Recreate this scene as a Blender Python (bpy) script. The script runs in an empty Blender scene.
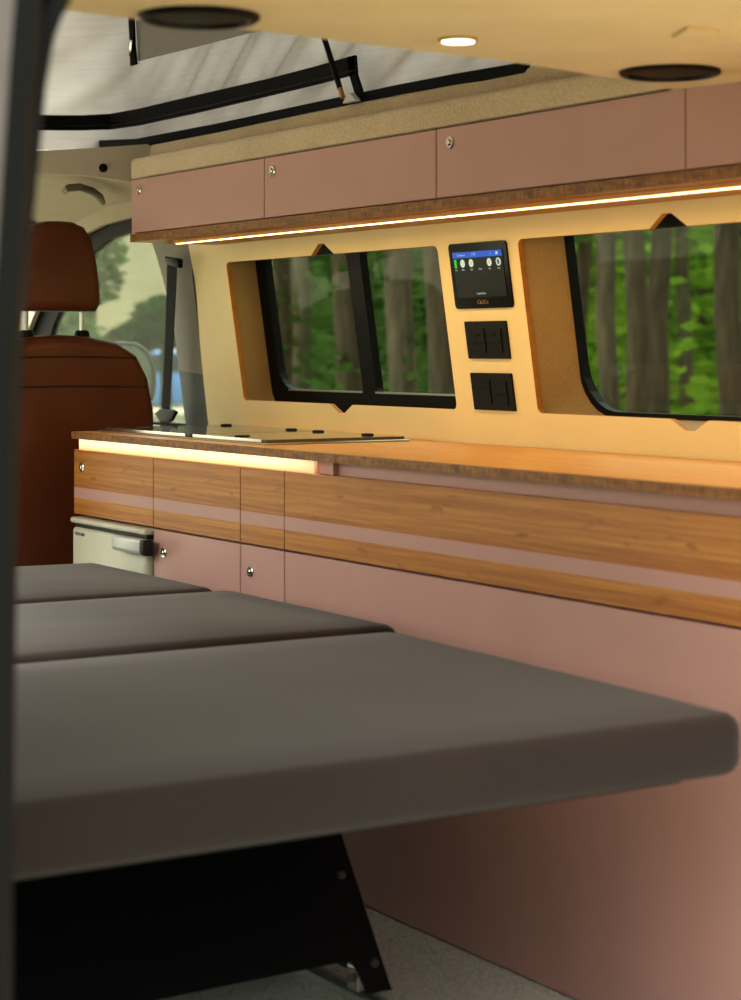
import bpy, bmesh, math, random
import numpy as np
from mathutils import Vector, Matrix
random.seed(7); np.random.seed(7)
C = bpy.context.scene.collection
PI = math.pi

# ------------------------------------------------------------------ camera model
F = 2013.0; CX = 370.5; HY = 350.0; YAW = math.radians(31.9); CZ = 0.924
SY, CY = math.sin(YAW), math.cos(YAW)
def ray(x, y):
    u = (x-CX)/F; v = (HY-y)/F
    return Vector((SY+u*CY, CY-u*SY, v))
def on_x(x, y, X):
    d = ray(x, y); t = X/d.x; return Vector((X, d.y*t, CZ+d.z*t))
def on_y(x, y, Y):
    d = ray(x, y); t = Y/d.y; return Vector((d.x*t, Y, CZ+d.z*t))
def on_z(x, y, Z):
    d = ray(x, y); t = (Z-CZ)/d.z; return Vector((d.x*t, d.y*t, Z))
LEAN = 0.148
def wx(z, X0=2.17): return X0-LEAN*(z-0.748)
def on_w(x, y, X0=2.17):            # leaning side wall of the van
    d = ray(x, y); t = (X0-LEAN*(CZ-0.748))/(d.x+LEAN*d.z); return Vector((d.x*t, d.y*t, CZ+d.z*t))

# ------------------------------------------------------------------ materials
def srgb(c):
    f = lambda v: v/12.92 if v <= 0.04045 else ((v+0.055)/1.055)**2.4
    if isinstance(c, str):
        c = c.lstrip('#'); c = [int(c[i:i+2], 16)/255 for i in (0, 2, 4)]
    return (f(c[0]), f(c[1]), f(c[2]), 1)
def newmat(name):
    m = bpy.data.materials.new(name); m.use_nodes = True
    nt = m.node_tree; b = nt.nodes['Principled BSDF']
    return m, nt, b
def coords(nt, scale=(1, 1, 1)):
    tc = nt.nodes.new('ShaderNodeTexCoord'); mp = nt.nodes.new('ShaderNodeMapping')
    mp.inputs['Scale'].default_value = scale
    nt.links.new(tc.outputs['Object'], mp.inputs['Vector']); return mp.outputs['Vector']
def noise(nt, vec, scale, detail=4, rough=.55):
    n = nt.nodes.new('ShaderNodeTexNoise'); n.inputs['Scale'].default_value = scale
    n.inputs['Detail'].default_value = detail; n.inputs['Roughness'].default_value = rough
    nt.links.new(vec, n.inputs['Vector']); return n.outputs['Fac']
def ramp(nt, fac, stops):
    r = nt.nodes.new('ShaderNodeValToRGB'); e = r.color_ramp.elements
    while len(e) < len(stops): e.new(.5)
    for i, (p, c) in enumerate(stops): e[i].position = p; e[i].color = srgb(c) if not (isinstance(c, tuple) and len(c) == 4) else c
    nt.links.new(fac, r.inputs['Fac']); return r.outputs['Color']
def mixc(nt, fac, a, b, mode='MIX'):
    n = nt.nodes.new('ShaderNodeMix'); n.data_type = 'RGBA'; n.blend_type = mode
    for s, v in ((n.inputs[0], fac), (n.inputs[6], a), (n.inputs[7], b)):
        if hasattr(v, 'node'): nt.links.new(v, s)
        else: s.default_value = v
    return n.outputs[2]
def bump(nt, b, h, strength=.2, dist=.002):
    n = nt.nodes.new('ShaderNodeBump'); n.inputs['Strength'].default_value = strength; n.inputs['Distance'].default_value = dist
    nt.links.new(h, n.inputs['Height']); nt.links.new(n.outputs['Normal'], b.inputs['Normal'])
def plain(name, col, rough=.5, metal=0, var=.06, nscale=30, bumpk=0, bscale=400, coat=0, stretch=(1, 1, 1), spec=.5):
    m, nt, b = newmat(name); c = srgb(col)
    v = coords(nt, stretch); f = noise(nt, v, nscale)
    lo = tuple(x*(1-var) for x in c[:3])+(1,); hi = tuple(min(1, x*(1+var)) for x in c[:3])+(1,)
    nt.links.new(ramp(nt, f, [(.3, lo), (.7, hi)]), b.inputs['Base Color'])
    b.inputs['Roughness'].default_value = rough; b.inputs['Metallic'].default_value = metal
    b.inputs['Specular IOR Level'].default_value = spec
    if coat: b.inputs['Coat Weight'].default_value = coat; b.inputs['Coat Roughness'].default_value = .08
    if bumpk: bump(nt, b, noise(nt, v, bscale, 2), bumpk, .002)
    return m
def emit(name, col, s):
    m, nt, b = newmat(name)
    v = coords(nt); f = noise(nt, v, 40)
    c = srgb(col); lo = tuple(x*.95 for x in c[:3])+(1,)
    nt.links.new(ramp(nt, f, [(.3, lo), (.7, c)]), b.inputs['Emission Color'])
    b.inputs['Base Color'].default_value = c; b.inputs['Emission Strength'].default_value = s; return m
def felt(name, a, b_, scale=220):
    m, nt, b = newmat(name); v = coords(nt)
    f = noise(nt, v, scale, 3, .7); g = noise(nt, v, 6, 3)
    col = ramp(nt, f, [(.3, a), (.7, b_)])
    col = mixc(nt, .35, col, ramp(nt, g, [(.3, a), (.7, b_)]))
    nt.links.new(col, b.inputs['Base Color']); b.inputs['Roughness'].default_value = .95
    b.inputs['Sheen Weight'].default_value = .3
    bump(nt, b, f, .5, .003); return m
def bamboo(name, dark, mid, light, grain=(60, 1.6, 60)):
    m, nt, b = newmat(name)
    v = coords(nt, grain); f = noise(nt, v, 3.2, 6, .62)
    v2 = coords(nt, (1, 1, 1))
    col = ramp(nt, f, [(.28, dark), (.5, mid), (.72, light)])
    # strips of the laminated board
    v3 = coords(nt, (1, .05, 1)); br = noise(nt, coords(nt, (70, .8, 70)), 1.0, 1)
    col = mixc(nt, .35, col, ramp(nt, br, [(.35, dark), (.65, light)]))
    # the little dark knuckles
    kn = noise(nt, coords(nt, (38, 16, 60)), 1.0, 2, .5)
    kf = ramp(nt, kn, [(.64, (0, 0, 0, 1)), (.74, (.75, .75, .75, 1))])
    col = mixc(nt, kf, col, srgb(dark))
    nt.links.new(col, b.inputs['Base Color']); b.inputs['Roughness'].default_value = .42
    bump(nt, b, f, .08, .001); return m
def endgrain(name):
    m, nt, b = newmat(name)
    f = noise(nt, coords(nt, (1, 230, 60)), 1.0, 3, .6); g = noise(nt, coords(nt, (1, 26, 160)), 1.0, 2)
    col = mixc(nt, .4, ramp(nt, f, [(.32, '#4a2a0c'), (.5, '#7c4a1a'), (.68, '#a87232')]), ramp(nt, g, [(.35, '#5f3a15'), (.65, '#a77436')]))
    nt.links.new(col, b.inputs['Base Color']); b.inputs['Roughness'].default_value = .5; return m
def fabric(name, a, b_, rough=.9):
    m, nt, b = newmat(name)
    v = coords(nt, (500, 120, 500)); f = noise(nt, v, 1, 2); g = noise(nt, coords(nt), 4, 4)
    col = mixc(nt, .5, ramp(nt, f, [(.3, a), (.7, b_)]), ramp(nt, g, [(.3, a), (.7, b_)]))
    nt.links.new(col, b.inputs['Base Color']); b.inputs['Roughness'].default_value = rough
    b.inputs['Sheen Weight'].default_value = .15; b.inputs['Specular IOR Level'].default_value = .3
    bump(nt, b, f, .15, .001); return m
def glass(name, tint, dust=.06, gloss=.05):
    m, nt, b = newmat(name); nt.nodes.remove(b)
    out = nt.nodes['Material Output']
    tr = nt.nodes.new('ShaderNodeBsdfTransparent'); tr.inputs['Color'].default_value = srgb(tint)
    gl = nt.nodes.new('ShaderNodeBsdfGlossy'); gl.inputs['Roughness'].default_value = .02
    lw = nt.nodes.new('ShaderNodeLayerWeight'); lw.inputs['Blend'].default_value = .5
    pw = nt.nodes.new('ShaderNodeMath'); pw.operation = 'POWER'; nt.links.new(lw.outputs['Facing'], pw.inputs[0]); pw.inputs[1].default_value = 4.0
    fr = nt.nodes.new('ShaderNodeMath'); fr.operation = 'MULTIPLY_ADD'; nt.links.new(pw.outputs[0], fr.inputs[0]); fr.inputs[1].default_value = .2; fr.inputs[2].default_value = gloss*.3
    mx = nt.nodes.new('ShaderNodeMixShader'); nt.links.new(fr.outputs[0], mx.inputs[0])
    nt.links.new(tr.outputs[0], mx.inputs[1]); nt.links.new(gl.outputs[0], mx.inputs[2])
    df = nt.nodes.new('ShaderNodeBsdfDiffuse'); df.inputs['Color'].default_value = (.75, .8, .75, 1)
    v = coords(nt); n1 = noise(nt, v, 160, 2, .5); n2 = noise(nt, v, 5, 4)
    sp = ramp(nt, n1, [(.66, (0, 0, 0, 1)), (.74, (dust*4,)*3+(1,))])
    hz = ramp(nt, n2, [(.35, (dust*.4,)*3+(1,)), (.7, (dust,)*3+(1,))])
    ad = mixc(nt, 1.0, sp, hz, 'ADD')
    m2 = nt.nodes.new('ShaderNodeMixShader'); nt.links.new(ad, m2.inputs[0])
    nt.links.new(mx.outputs[0], m2.inputs[1]); nt.links.new(df.outputs[0], m2.inputs[2])
    nt.links.new(m2.outputs[0], out.inputs['Surface']); return m
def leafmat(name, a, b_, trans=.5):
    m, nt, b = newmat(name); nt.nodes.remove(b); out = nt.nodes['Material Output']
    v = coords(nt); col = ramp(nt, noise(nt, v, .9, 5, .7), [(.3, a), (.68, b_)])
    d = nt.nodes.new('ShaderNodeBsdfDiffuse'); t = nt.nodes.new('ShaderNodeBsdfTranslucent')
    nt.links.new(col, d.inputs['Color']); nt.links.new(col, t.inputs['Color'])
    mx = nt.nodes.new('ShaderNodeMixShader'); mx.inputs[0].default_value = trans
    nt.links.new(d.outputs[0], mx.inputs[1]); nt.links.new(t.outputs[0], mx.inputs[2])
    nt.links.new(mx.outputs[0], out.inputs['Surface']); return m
def canvasmat():
    m, nt, b = newmat('tent canvas'); nt.nodes.remove(b); out = nt.nodes['Material Output']
    w = noise(nt, coords(nt, (3, 3, 220)), 1.0, 3, .6); g = noise(nt, coords(nt, (2, 2, 2)), 2.0, 3)
    col = mixc(nt, .75, ramp(nt, w, [(.3, '#8c8883'), (.7, '#aaa49c')]), ramp(nt, g, [(.3, '#8d8780'), (.7, '#aca79f')]))
    d = nt.nodes.new('ShaderNodeBsdfDiffuse'); t = nt.nodes.new('ShaderNodeBsdfTranslucent')
    nt.links.new(col, d.inputs['Color']); nt.links.new(col, t.inputs['Color'])
    mx = nt.nodes.new('ShaderNodeMixShader'); mx.inputs[0].default_value = .42
    nt.links.new(d.outputs[0], mx.inputs[1]); nt.links.new(t.outputs[0], mx.inputs[2])
    nt.links.new(mx.outputs[0], out.inputs['Surface']); return m

M = dict(
    pink=plain('dusty pink laminate', '#b58b81', .42, var=.03, nscale=8),
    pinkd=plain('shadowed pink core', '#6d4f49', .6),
    cream=plain('cream wall board', '#e9d49f', .55, var=.03, nscale=5),
    ply=plain('plywood edge', '#b07226', .6, var=.15, nscale=60),
    bam=bamboo('bamboo board', '#8c5020', '#ab6d2e', '#c08743'),
    top=bamboo('bamboo worktop', '#b97f3f', '#d09a56', '#dcab68'),
    edge=endgrain('bamboo end grain'),
    felt=felt('tan felt lining', '#a68f76', '#d8c3a4'),
    ceil=felt('tan felt ceiling', '#ac8d58', '#d6b67c'),
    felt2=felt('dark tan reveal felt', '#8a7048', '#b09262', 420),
    black=plain('black plastic', '#0d0d0e', .45, spec=.2, bumpk=.1),
    rubber=plain('black rubber', '#040405', .6, spec=.2),
    frame=plain('black window frame', '#030406', .5, spec=.25),
    steel=plain('brushed steel', '#b9b6ae', .3, 1, stretch=(1, 40, 1)),
    chrome=plain('polished chrome', '#d8d4cc', .14, 1),
    alu=plain('aluminium', '#b4b6b0', .42, .8),
    blackmetal=plain('black powder coated steel', '#07080a', .5, spec=.2, bumpk=.15, bscale=900),
    cush=fabric('charcoal upholstery', '#201714', '#291f1b'),
    leather=plain('brown leather', '#5a2a0d', .45, var=.12, nscale=12, bumpk=.25, bscale=260),
    seam=plain('dark stitched seam', '#2d1206', .7),
    floor=plain('speckled floor', '#8f8b7d', .5),
    grey=plain('grey header panel', '#b9b1a4', .6, var=.03),
    beige=plain('beige headliner', '#b8ae98', .85, var=.05, bumpk=.2, bscale=500),
    beiged=plain('dark beige plastic', '#6e675a', .6),
    pillar=plain('grey pillar trim', '#726a5b', .6, var=.05, bumpk=.12, bscale=600),
    pillard=plain('dark pillar foot', '#3c3d3a', .6),
    belt=plain('black webbing', '#0a0b0d', .7, spec=.2, stretch=(1, 1, 1), bumpk=.3, bscale=700),
    fridge=plain('fridge grey plastic', '#bdb8a4', .4, var=.02),
    fridged=plain('fridge dark gap', '#1c1c1a', .5),
    canvas=canvasmat(),
    flap=plain('grey canvas flap', '#8f8b86', .9, bumpk=.2, stretch=(1, 1, 12)),
    darkcanvas=plain('black canvas binding', '#05060a', .75, spec=.2, bumpk=.3, bscale=300),
    white=plain('white roof shell', '#d8d8d4', .4),
    body=plain('dark van paint', '#15191a', .3, .1, coat=.4),
    pillarlit=plain('lit side pillar paint', '#5c5552', .3, .2, coat=.4),  # lighter tone stands for the bright side of the pillar
    bodyin=plain('van inner wall', '#8d8372', .8),
    lens=glass('hob glass', '#5b5b55', .02),
    tint=glass('tinted window glass', '#c2c8bd', .008),
    cabglass=glass('cab door glass', '#e6ebe2', .05),
    led=emit('led diffuser', '#ffd596', 7), led2=emit('recess led diffuser', '#ffd9a0', 2.1),
    spot=emit('spot lens', '#fff0cf', 9),
    screen=plain('tablet glass', '#050506', .12, spec=.2, var=.1),
    scr=plain('tablet screen', '#12120f', .25, spec=.2),
    blue=emit('screen blue', '#0f52c9', .75), icon=emit('screen icon pale', '#a9cdd2', .6), icong=emit('screen icon green', '#19b81e', .7),
    icony=emit('screen icon amber', '#d8a040', .7), icond=emit('screen icon dark', '#20302f', .3), txt=emit('screen text', '#9fc4d4', .4),
    gold=plain('gold print', '#a37a45', .5),
    logo=plain('grey print', '#4a4742', .6),
    socket=plain('brown black socket plastic', '#120f0b', .5, spec=.25),
    socketin=plain('socket insert', '#0a0907', .5, spec=.25),
    hole=plain('black hole', '#020202', .9),
    bark=plain('pine bark', '#463a2e', .95, var=.6, nscale=5, stretch=(4, 4, .8), bumpk=.6, bscale=30),
    bark2=plain('grey bark', '#554b3f', .95, var=.6, nscale=5, stretch=(4, 4, .8), bumpk=.6, bscale=30),
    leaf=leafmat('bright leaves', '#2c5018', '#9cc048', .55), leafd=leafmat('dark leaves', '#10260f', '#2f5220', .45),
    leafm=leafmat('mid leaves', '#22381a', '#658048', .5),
    ground=plain('gravel clearing lightened for bounce', '#8f8a70', .95, var=.15, nscale=1.5, bumpk=.4, bscale=8),  # ground colour lightened to bounce light up to ceiling and lockers
    bank=plain('dry tan earth', '#565038', .95, var=.15, nscale=2, bumpk=.3, bscale=6),
    blueb=plain('blue car paint', '#2f62a0', .35, coat=.5), greyb=plain('silver car paint', '#9aa6ac', .35, coat=.5),
    tyre=plain('tyre rubber', '#111111', .8), carglass=plain('dark car glass', '#1d2a30', .1),
)
# floor speckle
def _floor():
    nt = M['floor'].node_tree; b = nt.nodes['Principled BSDF']
    f = noise(nt, coords(nt), 260, 1, .4)
    col = ramp(nt, f, [(.3, '#8d8b80'), (.42, '#bebcb0'), (.62, '#c4c2b6'), (.72, '#dcdace')])
    nt.links.new(col, b.inputs['Base Color']); b.inputs['Roughness'].default_value = .38
_floor()

def _led2():
    m, nt, b = newmat('recess led diffuser'); tc = nt.nodes.new('ShaderNodeTexCoord'); sx = nt.nodes.new('ShaderNodeSeparateXYZ'); nt.links.new(tc.outputs['Object'], sx.inputs[0])
    def mr(o, a, b_, c, d):
        n = nt.nodes.new('ShaderNodeMapRange'); nt.links.new(o, n.inputs['Value'])
        for k, v in zip(('From Min', 'From Max', 'To Min', 'To Max'), (a, b_, c, d)): n.inputs[k].default_value = v
        return n.outputs['Result']
    f = mr(sx.outputs['Z'], 0, .023, 0, 1)
    nt.links.new(ramp(nt, f, [(0, (1, .42, .14, 1)), (.45, (1, .66, .34, 1)), (1, (1, .80, .52, 1))]), b.inputs['Emission Color'])
    mu = nt.nodes.new('ShaderNodeMath'); mu.operation = 'MULTIPLY'
    nt.links.new(mr(sx.outputs['Y'], -.48, -.34, .35, 1), mu.inputs[0]); nt.links.new(mr(sx.outputs['Z'], 0, .012, 1.0, 1.7), mu.inputs[1])
    nt.links.new(mu.outputs[0], b.inputs['Emission Strength']); b.inputs['Base Color'].default_value = (.8, .6, .4, 1)
    M['led2'] = m
_led2()

# ------------------------------------------------------------------ object helpers
ORG = {}
def org(o): return ORG.get(o.name, Vector((0, 0, 0))) if o else Vector((0, 0, 0))
def tag(o, label=None, cat=None, group=None, kind=None):
    if label: o['label'] = label
    if cat: o['category'] = cat
    if group: o['group'] = group
    if kind: o['kind'] = kind
    return o
def thing(name, label, cat, loc=(0, 0, 0), group=None, kind=None):
    o = bpy.data.objects.new(name, None); C.objects.link(o); o.location = loc; o.empty_display_size = .05
    ORG[o.name] = Vector(loc); return tag(o, label, cat, group, kind)
def finish(me, mats):
    for m in (mats if isinstance(mats, (list, tuple)) else [mats]): me.materials.append(M[m] if isinstance(m, str) else m)
def obj(name, bm, mats, parent=None, smooth=False, recalc=True):
    if recalc: bmesh.ops.recalc_face_normals(bm, faces=bm.faces[:])
    me = bpy.data.meshes.new(name)
    if parent:
        w = org(parent)
    else:                                        # a thing that is one mesh gets its origin at its base centre
        vs = [v.co for v in bm.verts]
        w = Vector(((min(v.x for v in vs)+max(v.x for v in vs))/2, (min(v.y for v in vs)+max(v.y for v in vs))/2, min(v.z for v in vs)))
    bmesh.ops.translate(bm, verts=bm.verts[:], vec=-w)
    if smooth:
        for f in bm.faces: f.smooth = True
        for e in bm.edges:
            if len(e.link_faces) == 2 and e.calc_face_angle(0) > math.radians(38): e.smooth = False
    bm.to_mesh(me); bm.free(); finish(me, mats)
    o = bpy.data.objects.new(name, me); C.objects.link(o)
    if parent: o.parent = parent
    else: o.location = w
    ORG[o.name] = w.copy(); return o
def struct(name, bm, mats, parent=None, **k):
    o = obj(name, bm, mats, parent, **k)
    if not parent: o['kind'] = 'structure'
    return o
def nb(): return bmesh.new()
def box(bm, x0, x1, y0, y1, z0, z1, bev=0, seg=2, mi=0):
    r = bmesh.ops.create_cube(bm, size=1); vs = r['verts']
    for v in vs: v.co = Vector(((x0+x1)/2+v.co.x*(x1-x0), (y0+y1)/2+v.co.y*(y1-y0), (z0+z1)/2+v.co.z*(z1-z0)))
    fs = {f for v in vs for f in v.link_faces}
    for f in fs: f.material_index = mi
    if bev:
        es = {e for v in vs for e in v.link_edges}
        bmesh.ops.bevel(bm, geom=list(es), offset=bev, segments=seg, profile=.5, affect='EDGES', material=-1)
    return bm
def prism(bm, pts, vec, mi=0, bev=0, seg=2):
    vs = [bm.verts.new(p) for p in pts]; f = bm.faces.new(vs); f.material_index = mi
    r = bmesh.ops.extrude_face_region(bm, geom=[f]); nv = [g for g in r['geom'] if isinstance(g, bmesh.types.BMVert)]
    bmesh.ops.translate(bm, verts=nv, vec=Vector(vec))
    allv = set(vs) | set(nv)
    for ff in {q for v in allv for q in v.link_faces}: ff.material_index = mi
    if bev:
        es = {e for v in allv for e in v.link_edges}
        bmesh.ops.bevel(bm, geom=list(es), offset=bev, segments=seg, profile=.5, affect='EDGES')
    return bm
def tube(bm, pts, r, n=10, cap=True, mi=0):
    pts = [Vector(p) for p in pts]; rs = r if isinstance(r, (list, tuple)) else [r]*len(pts)
    rings = []; prev = None
    for i, p in enumerate(pts):
        d = (pts[min(i+1, len(pts)-1)]-pts[max(i-1, 0)]).normalized()
        a = prev or (Vector((0, 0, 1)) if abs(d.z) < .9 else Vector((1, 0, 0)))
        s = d.cross(a).normalized(); t = s.cross(d).normalized(); prev = t
        rings.append([bm.verts.new(p+(s*math.cos(2*PI*k/n)+t*math.sin(2*PI*k/n))*rs[i]) for k in range(n)])
    for a, b in zip(rings, rings[1:]):
        for k in range(n): bm.faces.new((a[k], a[(k+1) % n], b[(k+1) % n], b[k])).material_index = mi
    if cap:
        bm.faces.new(rings[0][::-1]).material_index = mi; bm.faces.new(rings[-1]).material_index = mi
    return bm
def lathe(bm, prof, center, axis, n=24, mi=0):
    """prof: (radius, height) pairs; axis: direction of height"""
    ax = Vector(axis).normalized(); a = Vector((0, 0, 1)) if abs(ax.z) < .9 else Vector((0, 1, 0))
    s = ax.cross(a).normalized(); t = ax.cross(s).normalized(); c = Vector(center); rings = []
    for r, h in prof:
        if r < 1e-6: rings.append([bm.verts.new(c+ax*h)])
        else: rings.append([bm.verts.new(c+ax*h+(s*math.cos(2*PI*k/n)+t*math.sin(2*PI*k/n))*r) for k in range(n)])
    for A, B in zip(rings, rings[1:]):
        for k in range(n):
            k2 = (k+1) % n
            if len(A) == 1 and len(B) == 1: continue
            if len(A) == 1: f = (A[0], B[k], B[k2])
            elif len(B) == 1: f = (A[k], A[k2], B[0])
            else: f = (A[k], A[k2], B[k2], B[k])
            bm.faces.new(f).material_index = mi
    return bm
def rrect(x0, x1, y0, y1, r, n=5):
    out = []
    for cx, cy, a0 in ((x1-r, y1-r, 0), (x0+r, y1-r, 90), (x0+r, y0+r, 180), (x1-r, y0+r, 270)):
        for k in range(n+1):
            a = math.radians(a0+90*k/n); out.append((cx+r*math.cos(a), cy+r*math.sin(a)))
    return out
def plate(bm, outer, holes, thick, fn, mi_face=0, mi_side=1):
    """flat plate with holes; fn(a,b,c) maps plate coordinates to the world"""
    cu = bpy.data.curves.new('tmp', 'CURVE'); cu.dimensions = '2D'; cu.fill_mode = 'BOTH'; cu.extrude = thick/2
    for loop in [outer]+list(holes):
        s = cu.splines.new('POLY'); s.points.add(len(loop)-1); s.use_cyclic_u = True
        for p, q in zip(s.points, loop): p.co = (q[0], q[1], 0, 1)
    o = bpy.data.objects.new('tmp', cu); C.objects.link(o)
    dg = bpy.context.evaluated_depsgraph_get(); dg.update()
    me = bpy.data.meshes.new_from_object(o.evaluated_get(dg))
    t = bmesh.new(); t.from_mesh(me)
    mp = {}
    for v in t.verts: mp[v.index] = bm.verts.new(fn(v.co.x, v.co.y, v.co.z))
    for f in t.faces:
        try:
            nf = bm.faces.new([mp[v.index] for v in f.verts]); nf.material_index = mi_face if abs(f.normal.z) > .7 else mi_side
        except ValueError: pass
    t.free(); bpy.data.objects.remove(o); bpy.data.curves.remove(cu); bpy.data.meshes.remove(me)
    bmesh.ops.remove_doubles(bm, verts=bm.verts[:], dist=1e-5); return bm
def text(bm, s, size, fn, thick=.0004, align='CENTER', sx=1.0, shear=0):
    cu = bpy.data.curves.new('tmpt', 'FONT'); cu.body = s; cu.size = size; cu.extrude = thick; cu.align_x = align; cu.align_y = 'CENTER'; cu.resolution_u = 2; cu.shear = shear
    o = bpy.data.objects.new('tmpt', cu); C.objects.link(o)
    dg = bpy.context.evaluated_depsgraph_get(); dg.update()
    me = bpy.data.meshes.new_from_object(o.evaluated_get(dg))
    mp = [bm.verts.new(fn(v.co.x*sx, v.co.y, v.co.z)) for v in me.vertices]
    for p in me.polygons:
        try: bm.faces.new([mp[i] for i in p.vertices])
        except ValueError: pass
    bpy.data.objects.remove(o); bpy.data.curves.remove(cu); bpy.data.meshes.remove(me); return bm
def grid(bm, fn, nu, nv, mi=0):
    V = [[bm.verts.new(fn(i/nu, j/nv)) for j in range(nv+1)] for i in range(nu+1)]
    for i in range(nu):
        for j in range(nv): bm.faces.new((V[i][j], V[i+1][j], V[i+1][j+1], V[i][j+1])).material_index = mi
    return V

# ================================================================== SETTING: van shell
YR = 1.42                       # rear opening of the van
XL = 0.585                      # left side wall
box(b := nb(), XL-.02, 2.30, YR, 4.25, -.06, 0); struct('floor', b, 'floor')
box(b := nb(), XL-.02, 2.30, 4.251, 6.0, -.06, 0); struct('floor.001', b, 'black')
# right inner wall: cream board with two window cut-outs
def notch_win(y0, y1, z0, z1, r=.012, yc=None):
    yc = yc or (y0+y1)/2; w = .046; h = .0225; k = .011
    p = rrect(y0, y1, z0, z1, r, 4)              # starts at upper right, runs counter-clockwise
    top = [(yc+w, z1), (yc+k, z1+h), (yc-k, z1+h), (yc-w, z1)]
    bot = [(yc-w+.002, z0), (yc-k+.002, z0-.018), (yc+k+.002, z0-.018), (yc+w+.002, z0)]
    return p[:5]+top+p[5:15]+bot+p[15:]
wallfn = lambda a, b, c: Vector((wx(b)+.0055+c, a, b))
W1 = (3.160, 4.012); W2 = (2.083, 2.903); WZ = (.811, 1.121)
le = [(4.200, .70), (4.205, .76), (4.200, .85), (4.192, .95), (4.178, 1.05), (4.176, 1.09), (4.187, 1.17), (4.20, 1.28)]
outer = [(1.45, .70)]+[(y, z) for y, z in le]+[(1.45, 1.28)]
plate(b := nb(), outer, [notch_win(*W1, *WZ), notch_win(*W2, *WZ)], .011, wallfn, 0, 1)
struct('wall_right', b, ['cream', 'ply'])
# outer skin of the right side with window openings
XG = 2.262
gfn = lambda a, b, c: Vector((wx(b, XG)+c, a, b))
G1 = (3.13, 4.018, .783, 1.185); G2 = (2.06, 2.868, .803, 1.205)
plate(b := nb(), [(1.40, -.3), (4.36, -.3), (4.36, 1.36), (1.40, 1.36)],
      [rrect(G1[0], G1[1], G1[2], G1[3], .06), rrect(G2[0], G2[1], G2[2], G2[3], .06)], .016, gfn)
struct('wall_right.001', b, ['body', 'body'])
# felt-lined reveals between the board and the glass
def reveal(name, y0, y1, g, r1):
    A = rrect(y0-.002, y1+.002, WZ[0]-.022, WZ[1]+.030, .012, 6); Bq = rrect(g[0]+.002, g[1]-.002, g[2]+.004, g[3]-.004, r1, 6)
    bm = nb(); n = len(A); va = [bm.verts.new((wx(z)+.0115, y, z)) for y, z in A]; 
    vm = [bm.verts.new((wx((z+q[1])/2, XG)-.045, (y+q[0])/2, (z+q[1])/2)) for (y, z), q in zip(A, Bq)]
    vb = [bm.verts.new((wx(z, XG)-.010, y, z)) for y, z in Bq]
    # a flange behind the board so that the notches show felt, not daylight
    O = [(y+(.05 if y > (y0+y1)/2 else -.05), z+(.05 if z > .96 else -.05)) for y, z in A]
    vo = [bm.verts.new((wx(z)+.0125, y, z)) for y, z in O]
    for k in range(n):
        k2 = (k+1) % n
        bm.faces.new((va[k], va[k2], vm[k2], vm[k])); bm.faces.new((vm[k], vm[k2], vb[k2], vb[k])); bm.faces.new((vo[k], vo[k2], va[k2], va[k]))
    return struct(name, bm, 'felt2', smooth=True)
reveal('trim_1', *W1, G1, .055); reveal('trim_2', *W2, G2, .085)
# windows
def window(n, g, stile, lower, mull=None, r=.05):
    root = thing('window_%d' % n, None, None, (wx(g[2], XG), (g[0]+g[1])/2, g[2]), kind='structure')
    holes = []
    y0, y1, z0, z1 = g[0]+stile, g[1]-stile, g[2]+lower, 1.128
    if mull:
        a = rrect(mull[1], y1, z0, z1, r); a = a[:6]+a[6:12]+[(mull[1], z0)]+[q for q in a[18:]]
        a = [(mull[1], z1), (mull[1], z0)]+rrect(mull[1], y1, z0, z1, r)[18:]+[(y1, z1)]
        holes = [a[::-1], rrect(y0, mull[0], z0, z1, .01)]
    else: holes = [[(y1, z1), (y0, z1)]+rrect(y0, y1, z0, z1, r)[12:]]
    plate(b := nb(), rrect(g[0]+.001, g[1]-.001, g[2]+.001, g[3]-.001, .055), holes, .018, lambda a, b_, c: gfn(a, b_, c-.006))
    obj('window_frame', b, ['frame', 'frame'], root)
    if mull:
        ym = sum(mull)/2
        for k, (a0, a1, off, lab) in enumerate(((ym-.01, y1+.006, 0, 'sliding pane'), (y0-.006, ym+.01, .006, 'fixed pane'))):
            plate(b := nb(), [(a0, z0-.006), (a1, z0-.006), (a1, z1+.006), (a0, z1+.006)], [], .003, lambda a, b_, c: gfn(a, b_, c+off-.004))
            obj('pane', b, ['tint', 'tint'], root)
        for a0, a1 in ((mull[1], y1-.04), (y0, mull[0])):          # thin bright sealing line at the foot of each pane
            plate(b := nb(), [(a0, z0-.004), (a1, z0-.004), (a1, z0), (a0, z0)], [], .004, lambda a, b_, c: gfn(a, b_, c-.0165))
            obj('sealing_strip', b, ['alu', 'alu'], root)
    else:
        plate(b := nb(), [(y0-.006, z0-.006), (y1+.006, z0-.006), (y1+.006, z1+.006), (y0-.006, z1+.006)], [], .003, lambda a, b_, c: gfn(a, b_, c))
        obj('pane', b, ['tint', 'tint'], root)
window(1, G1, .046, .054, (3.565, 3.618), .05)
window(2, G2, .007, .012, None, .085)

# left side wall, right lower filler, roof
plate(b := nb(), [(1.52, 0), (5.6, 0), (5.6, 1.36), (1.52, 1.36)], [rrect(2.62, 3.98, .04, 1.30, .08), rrect(4.35, 5.3, .70, 1.25, .1)], .02, lambda a, q, c: Vector((XL-.04+c, a, q)))
struct('wall_left', b, ['bodyin', 'bodyin'])
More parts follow.
